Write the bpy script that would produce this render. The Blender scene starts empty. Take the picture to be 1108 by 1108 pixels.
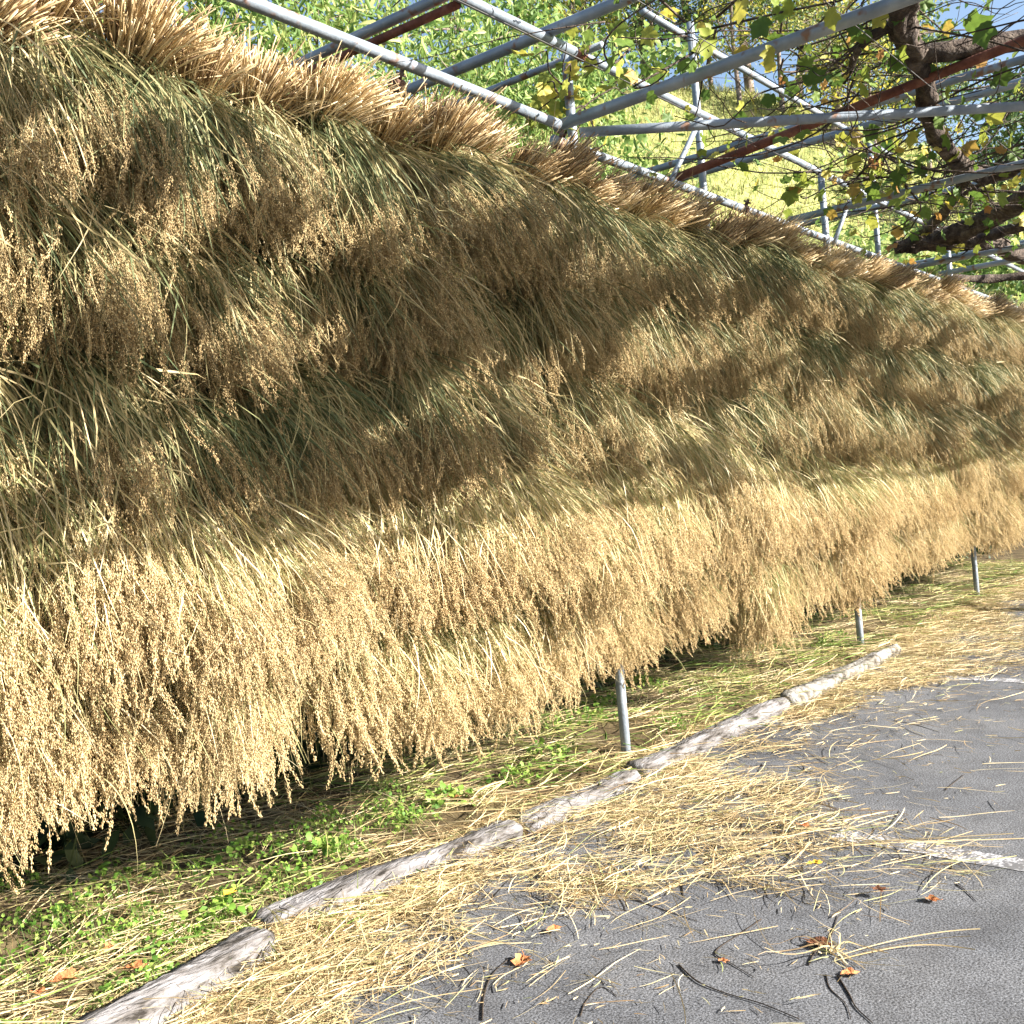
import bpy, math, random
import numpy as np
from mathutils import Matrix, Vector

SEED = 7
random.seed(SEED)
R = np.random.default_rng(SEED)
scene = bpy.context.scene
COL = scene.collection

# ------------------------------------------------------------------ camera
F_PX, S_PX = 1150.0, 1108.0
CAM = np.array([0.0, -3.15, 1.5])
M = np.array([[0.61841728, 0.06402117, 0.78323774],
              [-0.78192493, -0.04935971, 0.62141534],
              [-0.07844412, 0.9967271, -0.01953485]])      # columns: right, up, forward
cam_d = bpy.data.cameras.new('camera')
cam_d.sensor_width = 36.0
cam_d.lens = 36.0 * F_PX / S_PX
cam_d.clip_end = 2000
cam = bpy.data.objects.new('camera', cam_d)
COL.objects.link(cam)
mw = Matrix.Identity(4)
for i in range(3):
    mw[i][0], mw[i][1], mw[i][2], mw[i][3] = M[i, 0], M[i, 1], -M[i, 2], CAM[i]
cam.matrix_world = mw
scene.camera = cam


def _ray(px, py):
    return M @ np.array([(px - 554) / F_PX, -(py - 554) / F_PX, 1.0])


def at_z(px, py, z=0.0):                      # where a sight line meets the level z
    d = _ray(px, py)
    return CAM + d * (z - CAM[2]) / d[2]


def at_y(px, py, y=0.0):                      # where a sight line meets the upright plane y
    d = _ray(px, py)
    return CAM + d * (y - CAM[1]) / d[1]


SUN = np.array([.38, -1.0, .52]); SUN = SUN / np.linalg.norm(SUN)      # towards the sun

# ------------------------------------------------------------------ helpers
def tag(o, label=None, cat=None, group=None, kind=None):
    if label: o['label'] = label
    if cat: o['category'] = cat
    if group: o['group'] = group
    if kind: o['kind'] = kind
    return o


def empty(name, loc, rz=0.0):
    o = bpy.data.objects.new(name, None)
    COL.objects.link(o)
    o.location = loc
    o.rotation_euler = (0, 0, rz)
    o.empty_display_size = 0.1
    return o


class MB:
    """collects numpy vertex / face arrays and links them as one mesh"""
    def __init__(self):
        self.v, self.f, self.n = [], [], 0

    def add(self, v, f):
        v = np.asarray(v, np.float32).reshape(-1, 3)
        self.v.append(v)
        self.f.append(np.asarray(f, np.int64) + self.n)
        self.n += len(v)

    def mesh(self, name, mat, smooth=False):
        v = np.concatenate(self.v)
        me = bpy.data.meshes.new(name)
        me.vertices.add(len(v))
        me.vertices.foreach_set('co', v.ravel())
        loops = np.concatenate([f.ravel() for f in self.f]).astype(np.int32)
        tot = np.concatenate([np.full(len(f), f.shape[1], np.int32) for f in self.f])
        start = np.concatenate([[0], np.cumsum(tot)[:-1]]).astype(np.int32)
        me.loops.add(len(loops))
        me.loops.foreach_set('vertex_index', loops)
        me.polygons.add(len(tot))
        me.polygons.foreach_set('loop_start', start)
        me.polygons.foreach_set('loop_total', tot)
        if smooth:
            me.polygons.foreach_set('use_smooth', np.ones(len(tot), bool))
        me.update(calc_edges=True)
        me.validate()
        me.materials.append(mat)
        return me

    def build(self, name, mat, parent=None, smooth=False):
        o = bpy.data.objects.new(name, self.mesh(name, mat, smooth))
        COL.objects.link(o)
        if parent: o.parent = parent
        return o


def unit(a):
    return a / np.maximum(np.linalg.norm(a, axis=-1, keepdims=True), 1e-9)


def grow(p0, d0, d1, L, K, power=1.0, wob=0.0):
    """N strands that start along d0 and bend towards d1"""
    N = len(p0)
    pts = np.empty((N, K + 1, 3))
    pts[:, 0] = p0
    ph = R.uniform(0, 6.28, (N, 3))
    fr = R.uniform(3, 8, (N, 3))
    for k in range(K):
        t = ((k + 0.5) / K) ** power
        d = d0 * (1 - t) + d1 * t
        if wob: d = d + wob * np.sin(ph + fr * t)
        pts[:, k + 1] = pts[:, k] + unit(d) * (L / K)[:, None]
    return pts


def ribbons(mb, pts, width, side=None, twist=0.0):
    """flat blades; width (N,K+1)"""
    N, K1, _ = pts.shape
    tan = unit(np.gradient(pts, axis=1))
    if side is None: side = R.normal(size=(N, 3))
    s = unit(np.cross(tan, np.repeat(side[:, None], K1, 1)))
    if twist:
        b = np.cross(tan, s)
        a = (R.uniform(-1, 1, (N, 1)) * twist * np.linspace(0, 1, K1)[None])[..., None]
        s = s * np.cos(a) + b * np.sin(a)
    w = width[..., None] * 0.5
    v = np.stack([pts - s * w, pts + s * w], 2).reshape(-1, 3)
    base = (np.arange(N) * K1 * 2)[:, None] + (np.arange(K1 - 1) * 2)[None]
    f = np.stack([base, base + 1, base + 3, base + 2], -1).reshape(-1, 4)
    mb.add(v, f)


def tubes(mb, pts, rad, n=3, cap=True):
    """N round stalks; rad (N,K+1)"""
    N, K1, _ = pts.shape
    tan = unit(np.gradient(pts, axis=1))
    ref = np.where(np.abs(tan[..., 2:3]) < 0.9, np.array([0, 0, 1.0]), np.array([1.0, 0, 0]))
    a = unit(np.cross(tan, ref)); b = np.cross(tan, a)
    th = np.arange(n) * 2 * math.pi / n
    ring = a[:, :, None] * np.cos(th)[None, None, :, None] + b[:, :, None] * np.sin(th)[None, None, :, None]
    v = (pts[:, :, None] + ring * rad[:, :, None, None]).reshape(-1, 3)
    i = (np.arange(N) * K1 * n)[:, None, None] + (np.arange(K1 - 1) * n)[None, :, None] + np.arange(n)[None, None]
    j = (np.arange(N) * K1 * n)[:, None, None] + (np.arange(K1 - 1) * n)[None, :, None] + ((np.arange(n) + 1) % n)[None, None]
    mb.add(v, np.stack([i, j, j + n, i + n], -1).reshape(-1, 4))
    if cap:
        base = np.arange(N) * K1 * n
        mb.f.append((base[:, None] + np.arange(n)[None, ::-1]) + mb.n - len(v))
        mb.f.append((base[:, None] + (K1 - 1) * n + np.arange(n)[None]) + mb.n - len(v))


def path_tube(mb, points, radii, n=10, sub=4, rough=0.0):
    """one limb through the given points (Catmull-Rom), with an uneven surface"""
    P = np.asarray(points, float); r = np.asarray(radii, float)
    Pe = np.vstack([2 * P[0] - P[1], P, 2 * P[-1] - P[-2]])
    out, ro = [], []
    for i in range(len(P) - 1):
        for k in range(sub):
            t = k / sub
            a, b, c, d = Pe[i:i + 4]
            out.append(0.5 * (2 * b + (c - a) * t + (2 * a - 5 * b + 4 * c - d) * t * t + (3 * b - a - 3 * c + d) * t ** 3))
            ro.append(r[i] * (1 - t) + r[i + 1] * t)
    out.append(P[-1]); ro.append(r[-1])
    pts = np.array(out)[None]; rad = np.array(ro)[None]
    k0 = len(mb.v)
    tubes(mb, pts, rad, n)
    if rough:
        v = mb.v[k0].reshape(-1, n, 3)
        c = pts[0][:, None]
        ph = R.uniform(0, 6.28, 4)
        K = v.shape[0]
        u = np.arange(K)[:, None] * 1.0; th = np.arange(n)[None] * 6.283 / n
        g = 1 + rough * (np.sin(3 * th + u * .35 + ph[0]) * .5 + np.sin(5 * th - u * .22 + ph[1]) * .4 + np.sin(u * .9 + 2 * th + ph[2]) * .5 + R.normal(0, .3, (K, n)))
        mb.v[k0] = (c + (v - c) * g[..., None]).reshape(-1, 3).astype(np.float32)


def pipe(name, a, b, r=0.0243, mat=None, parent=None, n=16, bow=0.0):
    mb = MB()
    a, b = np.asarray(a, float), np.asarray(b, float)
    L = np.linalg.norm(b - a); K = max(2, int(L / 0.5))
    t = np.linspace(0, 1, K + 1)[:, None]
    p = a * (1 - t) + b * t
    p[:, 2] -= bow * 4 * t[:, 0] * (1 - t[:, 0])
    tubes(mb, p[None], np.full((1, K + 1), r), n)
    return mb.build(name, mat, parent, smooth=False)


# ------------------------------------------------------------------ materials
def new_mat(name):
    m = bpy.data.materials.new(name)
    m.use_nodes = True
    m.node_tree.nodes.clear()
    return m, m.node_tree.nodes, m.node_tree.links


def N(nodes, t, **kw):
    n = nodes.new(t)
    for k, v in kw.items():
        if k in n.inputs: n.inputs[k].default_value = v
        else: setattr(n, k, v)
    return n


def ramp(nodes, cols, interp='LINEAR'):
    r = nodes.new('ShaderNodeValToRGB')
    r.color_ramp.interpolation = interp
    e = r.color_ramp.elements
    while len(e) < len(cols): e.new(0.5)
    for i, (p, c) in enumerate(cols):
        e[i].position = p
        e[i].color = (*c, 1)
    return r


def mixrgb(nodes, links, a, b, fac, mode='MIX'):
    m = nodes.new('ShaderNodeMix'); m.data_type = 'RGBA'; m.blend_type = mode
    for sock, val in ((m.inputs[0], fac), (m.inputs[6], a), (m.inputs[7], b)):
        if hasattr(val, 'is_output'): links.new(val, sock)
        else: sock.default_value = val if not isinstance(val, tuple) or len(val) == 4 else (*val, 1)
    return m.outputs[2]


def strand_mat(name, cols, trans=0.25, rough=0.55, spec=0.3, per_object=0.35, nscale=22.0, lo=.65, hi=1.3):
    """each strand takes a colour of its own from the ramp; each sheaf shifts the choice a little"""
    m, n, l = new_mat(name)
    geo = N(n, 'ShaderNodeNewGeometry'); oi = N(n, 'ShaderNodeObjectInfo')
    ma = N(n, 'ShaderNodeMath', operation='MULTIPLY_ADD')
    l.new(oi.outputs['Random'], ma.inputs[0]); ma.inputs[1].default_value = per_object; ma.inputs[2].default_value = -per_object / 2
    ad = N(n, 'ShaderNodeMath', operation='ADD', use_clamp=True)
    l.new(geo.outputs['Random Per Island'], ad.inputs[0]); l.new(ma.outputs[0], ad.inputs[1])
    rp = ramp(n, cols)
    l.new(ad.outputs[0], rp.inputs[0])
    tc = N(n, 'ShaderNodeTexCoord')
    no = N(n, 'ShaderNodeTexNoise', Scale=nscale, Detail=3.0)
    l.new(tc.outputs['Object'], no.inputs['Vector'])
    hv = N(n, 'ShaderNodeHueSaturation')
    mr = N(n, 'ShaderNodeMapRange'); mr.inputs[3].default_value = lo; mr.inputs[4].default_value = hi
    if nscale < 10: mr.inputs[1].default_value = .3; mr.inputs[2].default_value = .7
    l.new(no.outputs[0], mr.inputs[0]); l.new(mr.outputs[0], hv.inputs['Value']); l.new(rp.outputs[0], hv.inputs['Color'])
    pb = N(n, 'ShaderNodeBsdfPrincipled', Roughness=rough)
    pb.inputs['Specular IOR Level'].default_value = spec
    l.new(hv.outputs[0], pb.inputs['Base Color'])
    tr = N(n, 'ShaderNodeBsdfTranslucent'); l.new(hv.outputs[0], tr.inputs[0])
    mx = N(n, 'ShaderNodeMixShader'); mx.inputs[0].default_value = trans
    l.new(pb.outputs[0], mx.inputs[1]); l.new(tr.outputs[0], mx.inputs[2])
    out = N(n, 'ShaderNodeOutputMaterial'); l.new(mx.outputs[0], out.inputs[0])
    return m


def surf_mat(name, cols, scale=6.0, detail=8.0, rough=0.85, bump=0.3, bscale=None, spec=0.3, stretch=(1, 1, 1), metallic=0.0, coord='Object', speck=None):
    m, n, l = new_mat(name)
    tc = N(n, 'ShaderNodeTexCoord'); mp = N(n, 'ShaderNodeMapping'); mp.inputs['Scale'].default_value = stretch
    l.new(tc.outputs[coord], mp.inputs[0])
    no = N(n, 'ShaderNodeTexNoise', Scale=scale, Detail=detail, Roughness=0.62); l.new(mp.outputs[0], no.inputs['Vector'])
    rp = ramp(n, cols); l.new(no.outputs[0], rp.inputs[0])
    col = rp.outputs[0]
    if speck:
        n2 = N(n, 'ShaderNodeTexNoise', Scale=speck[0], Detail=2.0); l.new(mp.outputs[0], n2.inputs['Vector'])
        r2 = ramp(n, [(speck[2], (0, 0, 0)), (speck[2] + .08, (1, 1, 1))]); l.new(n2.outputs[0], r2.inputs[0])
        col = mixrgb(n, l, col, speck[1], r2.outputs[0])
    pb = N(n, 'ShaderNodeBsdfPrincipled', Roughness=rough, Metallic=metallic)
    pb.inputs['Specular IOR Level'].default_value = spec
    l.new(col, pb.inputs['Base Color'])
    if bump:
        nb = N(n, 'ShaderNodeTexNoise', Scale=bscale or scale * 4, Detail=6.0); l.new(mp.outputs[0], nb.inputs['Vector'])
        bp = N(n, 'ShaderNodeBump', Strength=bump, Distance=0.02); l.new(nb.outputs[0], bp.inputs['Height'])
        l.new(bp.outputs[0], pb.inputs['Normal'])
    out = N(n, 'ShaderNodeOutputMaterial'); l.new(pb.outputs[0], out.inputs[0])
    return m


MAT = {}
MAT['butts'] = strand_mat('straw_butts', [(0, (.15, .09, .045)), (.22, (.38, .265, .13)), (.6, (.57, .43, .235)), (.85, (.70, .56, .34)), (1, (.78, .66, .46))], .10)
MAT['green'] = strand_mat('rice_leaf_green', [(0, (.09, .12, .055)), (.26, (.155, .175, .08)), (.46, (.25, .24, .115)), (.66, (.36, .305, .15)), (.87, (.44, .35, .18)), (1, (.56, .47, .28))], .22, per_object=.5)
MAT['gold'] = strand_mat('rice_leaf_dry_sunlit', [(0, (.17, .20, .075)), (.22, (.34, .34, .15)), (.5, (.54, .45, .23)), (.8, (.65, .54, .31)), (1, (.74, .64, .42))], .25, per_object=.35)  # lower rows: drier leaves, with some of the sunlight put into the colour
MAT['grain_up'] = strand_mat('rice_panicle_shaded_tan', [(0, (.25, .165, .08)), (.4, (.44, .32, .16)), (.75, (.57, .435, .225)), (1, (.68, .55, .31))], .12, spec=.12, per_object=.3)  # upper rows: duller copy of the grain, shade partly put into the colour
MAT['grain'] = strand_mat('rice_panicle_dry_sunlit', [(0, (.40, .26, .12)), (.3, (.58, .435, .235)), (.75, (.71, .545, .285)), (1, (.80, .66, .385))], .15, spec=.12, per_object=.25)  # lower rows: riper gold, with some sunlight put into the colour
MAT['tie'] = strand_mat('straw_tie', [(0, (.35, .22, .09)), (1, (.6, .45, .22))], .05)
MAT['litter'] = strand_mat('straw_litter', [(0, (.16, .10, .05)), (.15, (.38, .27, .13)), (.5, (.56, .44, .24)), (.8, (.68, .57, .36)), (.94, (.42, .40, .18)), (1, (.24, .28, .10))], .12, per_object=0)
MAT['hay_green'] = strand_mat('mown_grass', [(0, (.10, .19, .035)), (.4, (.20, .28, .06)), (.7, (.36, .36, .12)), (1, (.58, .48, .22))], .25, per_object=0)
MAT['weed'] = strand_mat('weed_leaf', [(0, (.07, .16, .025)), (.4, (.13, .25, .035)), (.75, (.23, .35, .06)), (1, (.36, .43, .11))], .35, per_object=0)
MAT['vine_leaf'] = strand_mat('grape_leaf', [(0, (.07, .13, .025)), (.35, (.14, .22, .035)), (.65, (.27, .31, .05)), (.88, (.42, .36, .06)), (1, (.36, .16, .05))], .36, per_object=0)
MAT['bamboo_leaf'] = strand_mat('narrow_leaf', [(0, (.07, .14, .03)), (.4, (.17, .27, .065)), (.75, (.30, .39, .11)), (1, (.48, .50, .19))], .4, per_object=.2)
MAT['tree_leaf'] = strand_mat('tree_leaf', [(0, (.035, .08, .03)), (.5, (.09, .15, .05)), (.8, (.18, .23, .07)), (1, (.36, .34, .10))], .4, per_object=.5)
MAT['shade_leaf'] = strand_mat('shade_filler_leaf', [(0, (.012, .03, .012)), (.6, (.03, .055, .02)), (1, (.06, .08, .03))], .15)  # for the added leaves behind the rack; shade is put into this near-black colour
MAT['yellow_leaf'] = strand_mat('yellowing_leaf', [(0, (.14, .20, .04)), (.5, (.32, .34, .06)), (1, (.55, .46, .08))], .45, per_object=.2)
MAT['hill_grass'] = strand_mat('hill_grass', [(0, (.13, .17, .045)), (.35, (.27, .29, .085)), (.7, (.38, .37, .13)), (.92, (.44, .39, .16)), (1, (.42, .25, .10))], .25, per_object=0, nscale=.9, lo=.35, hi=1.25)
MAT['dry_leaf'] = surf_mat('dry_leaf', [(.3, (.30, .10, .035)), (.55, (.50, .20, .08)), (.75, (.62, .32, .14))], 30, rough=.7, bump=.4)
MAT['brown_leaf'] = surf_mat('brown_leaf', [(.3, (.07, .03, .018)), (.7, (.22, .09, .04))], 30, rough=.7, bump=.4)
MAT['yellow_dry'] = surf_mat('yellow_dry_leaf', [(.3, (.62, .36, .03)), (.7, (.75, .50, .06))], 30, rough=.7, bump=.2)
MAT['twig'] = surf_mat('twig_bark', [(.3, (.022, .017, .013)), (.7, (.06, .045, .034))], 40, rough=.9, bump=.4)
MAT['bark'] = surf_mat('vine_bark', [(.32, (.015, .011, .009)), (.5, (.06, .043, .033)), (.68, (.15, .12, .095))], 14, stretch=(1, 1, 1), rough=.95, bump=1.0, bscale=60)
MAT['tree_bark'] = surf_mat('tree_bark', [(.3, (.10, .075, .06)), (.7, (.30, .24, .20))], 5, rough=.95, bump=.7, bscale=20)
MAT['log'] = surf_mat('weathered_log', [(.36, (.02, .017, .014)), (.43, (.09, .082, .077)), (.53, (.16, .153, .155)), (.68, (.26, .252, .26))], 11, stretch=(.5, 2.6, 2.6), rough=.95, bump=1.0, bscale=30)
MAT['white_log'] = surf_mat('chalky_kerb', [(.36, (.05, .042, .035)), (.46, (.13, .12, .10)), (.64, (.27, .26, .25))], 14, rough=.95, bump=.8, bscale=40)
MAT['steel'] = surf_mat('galvanised_pipe', [(.3, (.15, .18, .215)), (.5, (.215, .25, .29)), (.7, (.31, .345, .385))], 5, stretch=(1, 1, 1), rough=.5, bump=.12, bscale=60, spec=.5, metallic=.2, speck=(13, (.20, .11, .07), .61))
MAT['rust'] = surf_mat('rusty_pipe', [(.3, (.09, .035, .022)), (.5, (.17, .062, .04)), (.72, (.27, .13, .085))], 12, rough=.9, bump=.4, bscale=60)
MAT['clamp'] = surf_mat('rusty_clamp', [(.3, (.06, .035, .025)), (.5, (.16, .09, .06)), (.7, (.34, .30, .27))], 25, rough=.8, bump=.4, metallic=.3)
MAT['wire'] = surf_mat('wire', [(.3, (.05, .05, .05)), (.7, (.12, .11, .10))], 20, rough=.6, bump=0)


def asphalt_mat():
    m, n, l = new_mat('worn_asphalt')
    tc = N(n, 'ShaderNodeTexCoord')
    big = N(n, 'ShaderNodeTexNoise', Scale=.9, Detail=6.0, Roughness=.6)
    mid = N(n, 'ShaderNodeTexNoise', Scale=9.0, Detail=6.0, Roughness=.7)
    fin = N(n, 'ShaderNodeTexNoise', Scale=140.0, Detail=3.0, Roughness=.7)
    for k in (big, mid, fin): l.new(tc.outputs['Object'], k.inputs['Vector'])
    rp = ramp(n, [(.3, (.066, .069, .077)), (.5, (.091, .095, .105)), (.7, (.122, .125, .133))]); l.new(big.outputs[0], rp.inputs[0])
    c = mixrgb(n, l, rp.outputs[0], mixrgb(n, l, (.6, .6, .6), (1.3, 1.3, 1.3), mid.outputs[0]), 0.8, 'MULTIPLY')
    r2 = ramp(n, [(.38, (.2, .2, .2)), (.5, (1, 1, 1)), (.62, (1.9, 1.9, 1.9))]); l.new(fin.outputs[0], r2.inputs[0])
    c = mixrgb(n, l, c, r2.outputs[0], .9, 'MULTIPLY')
    st = N(n, 'ShaderNodeTexNoise', Scale=2.6, Detail=9.0, Roughness=.72); l.new(tc.outputs['Object'], st.inputs['Vector'])
    rs = ramp(n, [(.40, (.62, .61, .60)), (.52, (1, 1, 1)), (.64, (1.22, 1.2, 1.17))]); l.new(st.outputs[0], rs.inputs[0])
    c = mixrgb(n, l, c, rs.outputs[0], .6, 'MULTIPLY')
    vo = N(n, 'ShaderNodeTexVoronoi', Scale=110.0); l.new(tc.outputs['Object'], vo.inputs['Vector'])
    rv = ramp(n, [(.0, (1.9, 1.88, 1.85)), (.17, (1.5, 1.5, 1.5)), (.26, (1, 1, 1))]); l.new(vo.outputs['Distance'], rv.inputs[0])
    c = mixrgb(n, l, c, rv.outputs[0], .85, 'MULTIPLY')
    pb = N(n, 'ShaderNodeBsdfPrincipled', Roughness=.9); pb.inputs['Specular IOR Level'].default_value = .25
    l.new(c, pb.inputs['Base Color'])
    bp = N(n, 'ShaderNodeBump', Strength=.6, Distance=.004); l.new(fin.outputs[0], bp.inputs['Height']); l.new(bp.outputs[0], pb.inputs['Normal'])
    out = N(n, 'ShaderNodeOutputMaterial'); l.new(pb.outputs[0], out.inputs[0])
    return m


def paint_mat():
    m, n, l = new_mat('worn_white_paint')
    tc = N(n, 'ShaderNodeTexCoord')
    a = N(n, 'ShaderNodeTexNoise', Scale=11.0, Detail=8.0, Roughness=.8); b = N(n, 'ShaderNodeTexNoise', Scale=90.0, Detail=3.0)
    l.new(tc.outputs['Object'], a.inputs['Vector']); l.new(tc.outputs['Object'], b.inputs['Vector'])
    ad = N(n, 'ShaderNodeMath', operation='MULTIPLY_ADD'); l.new(b.outputs[0], ad.inputs[0]); ad.inputs[1].default_value = .55; l.new(a.outputs[0], ad.inputs[2])
    rp = ramp(n, [(.75, (0, 0, 0)), (.90, (1, 1, 1))]); l.new(ad.outputs[0], rp.inputs[0])
    c = mixrgb(n, l, (.092, .092, .097), (.45, .45, .48), rp.outputs[0])
    pb = N(n, 'ShaderNodeBsdfPrincipled', Roughness=.85); l.new(c, pb.inputs['Base Color'])
    out = N(n, 'ShaderNodeOutputMaterial'); l.new(pb.outputs[0], out.inputs[0])
    return m


def ground_mat():
    m, n, l = new_mat('soil_and_grass')
    tc = N(n, 'ShaderNodeTexCoord')
    a = N(n, 'ShaderNodeTexNoise', Scale=5.0, Detail=9.0, Roughness=.7); b = N(n, 'ShaderNodeTexNoise', Scale=1.3, Detail=9.0, Roughness=.75)
    l.new(tc.outputs['Object'], a.inputs['Vector']); l.new(tc.outputs['Object'], b.inputs['Vector'])
    soil = ramp(n, [(.3, (.03, .022, .013)), (.5, (.085, .062, .034)), (.7, (.18, .14, .07))]); l.new(a.outputs[0], soil.inputs[0])
    gr = ramp(n, [(.36, (.07, .09, .03)), (.48, (.22, .24, .08)), (.64, (.40, .38, .14))]); l.new(b.outputs[0], gr.inputs[0])
    sx = N(n, 'ShaderNodeSeparateXYZ'); l.new(tc.outputs['Object'], sx.inputs[0])
    mr = N(n, 'ShaderNodeMapRange'); mr.inputs[1].default_value = .8; mr.inputs[2].default_value = 2.5; l.new(sx.outputs[2], mr.inputs[0])
    c = mixrgb(n, l, soil.outputs[0], gr.outputs[0], mr.outputs[0])
    pb = N(n, 'ShaderNodeBsdfPrincipled', Roughness=.95); pb.inputs['Specular IOR Level'].default_value = .1
    l.new(c, pb.inputs['Base Color'])
    bp = N(n, 'ShaderNodeBump', Strength=.8, Distance=.03); l.new(a.outputs[0], bp.inputs['Height']); l.new(bp.outputs[0], pb.inputs['Normal'])
    out = N(n, 'ShaderNodeOutputMaterial'); l.new(pb.outputs[0], out.inputs[0])
    return m


# ------------------------------------------------------------------ ground
C40, S40 = math.cos(math.radians(40)), math.sin(math.radians(40))


def smooth(a, b, x):
    t = np.clip((x - a) / (b - a), 0, 1)
    return t * t * (3 - 2 * t)


def hill_h(x, y):
    x = np.asarray(x, float); y = np.asarray(y, float)
    d = x * C40 + (y + 3.15) * S40
    s = np.maximum(d - 14.0, 0)
    k = 0.36 + 0.26 * smooth(2, 16, y)
    h = np.where(s < 26, k * s, k * 26 + (s - 26) * .12)
    h = h * smooth(1.2, 7, y)
    h += 0.25 * np.sin(x * .31 + 1.3) * np.sin(y * .27) * smooth(3, 9, y)
    return h


def ground_h(x, y):
    x = np.asarray(x, float); y = np.asarray(y, float)
    verge = 0.055 + .02 * np.sin(x * 2.1 + y * 1.3) * np.sin(y * 3.3 + x * .7) + .01 * np.sin(x * 6.7 + 2) * np.sin(y * 7.1)
    v = np.where(y > -.26, verge * smooth(-.30, -.2, y), -0.03)
    return v + hill_h(x, y)


def grid(xs, ys, hf):
    X, Y = np.meshgrid(xs, ys)
    Z = hf(X, Y)
    v = np.stack([X, Y, Z], -1).reshape(-1, 3)
    nx, ny = len(xs), len(ys)
    i = (np.arange(ny - 1)[:, None] * nx + np.arange(nx - 1)[None]).ravel()
    return v, np.stack([i, i + 1, i + nx + 1, i + nx], -1)


xs = np.unique(np.concatenate([np.linspace(-250, -5, 30), np.linspace(-5, 18, 231), np.linspace(18, 80, 80), np.linspace(80, 400, 24)]))
ys = np.unique(np.concatenate([np.linspace(-200, -5, 16), np.linspace(-5, -.5, 10), np.linspace(-.35, 3, 60), np.linspace(3, 60, 70), np.linspace(60, 400, 24)]))
mb = MB(); mb.add(*grid(xs, ys, ground_h))
tag(mb.build('ground', ground_mat(), smooth=True), kind='structure')

mb = MB(); mb.add(*grid(np.linspace(-40, 40, 161), np.unique(np.concatenate([np.linspace(-30, -3, 20), np.linspace(-3, -.27, 28)])),
                        lambda X, Y: 0 * X))
asph = tag(mb.build('asphalt', asphalt_mat(), smooth=True), kind='structure')
MAT['paint'] = paint_mat()


def painted_line(p, q, w):
    p, q = np.array(p[:2]), np.array(q[:2])
    d = (q - p) / np.linalg.norm(q - p); nrm = np.array([-d[1], d[0]])
    K = 40; L = []
    for k in range(K + 1):
        c = p + (q - p) * k / K
        for s in (-1, 1):
            a = c + nrm * s * w * .5 * (1 + .1 * random.uniform(-1, 1))
            L.append((a[0], a[1], .0022))
    i = np.arange(K) * 2
    b = MB(); b.add(L, np.stack([i, i + 2, i + 3, i + 1], -1))
    return tag(b.build('painted_line', MAT['paint']), kind='structure')


painted_line(at_z(905, 902), at_z(905, 902) + (at_z(1330, 975) - at_z(905, 902)) * 1.6, .13)
painted_line(at_z(985, 731), at_z(1400, 752), .12)

# ------------------------------------------------------------------ rice sheaves


def panicles(mb, base, tan0, L, n_g, droop=1.0):
    """grain heads: n_g grains each on a drooping axis"""
    Np = len(base)
    K = 6
    d1 = unit(np.array([0, -.12, -1.0]) + R.normal(0, .24, (Np, 3)))
    ax = grow(base, tan0, d1, L, K, power=.6, wob=.24)
    t = R.beta(1.15, 1.0, (Np, n_g)) * (K - 1e-3)
    k = t.astype(int); fr = (t - k)[..., None]
    idx = np.arange(Np)[:, None]
    c = ax[idx, k] * (1 - fr) + ax[idx, k + 1] * fr
    ta = unit(ax[idx, k + 1] - ax[idx, k])
    env = (.35 + 1.0 * np.sin(np.clip(t / K, 0, 1) * 2.6 + .35))[..., None]
    off = R.normal(0, 1, c.shape); off -= (off * ta).sum(-1, keepdims=True) * ta
    c = c + off * .0037 * env
    g = unit(ta + unit(off) * R.uniform(.02, .34, t.shape)[..., None] + np.array([0, 0, -.25]))
    c = c.reshape(-1, 3); g = g.reshape(-1, 3); n = len(c)
    a = unit(np.cross(g, R.normal(size=(n, 3)))); b = np.cross(g, a)
    ln = R.uniform(.0038, .0052, (n, 1)); w = R.uniform(.0011, .0016, (n, 1))
    v = np.stack([c - g * ln, c + a * w, c + (-.5 * a + .87 * b) * w, c + (-.5 * a - .87 * b) * w, c + g * ln], 1)
    i = np.arange(n) * 5
    f = np.concatenate([np.stack([i, i + q, i + p], -1) for p, q in ((1, 2), (2, 3), (3, 1))] + [np.stack([i + 4, i + p, i + q], -1) for p, q in ((1, 2), (2, 3), (3, 1))])
    mb.add(v.reshape(-1, 3), f)
    ribbons(mb, ax, np.full((Np, K + 1), .0016))


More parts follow.
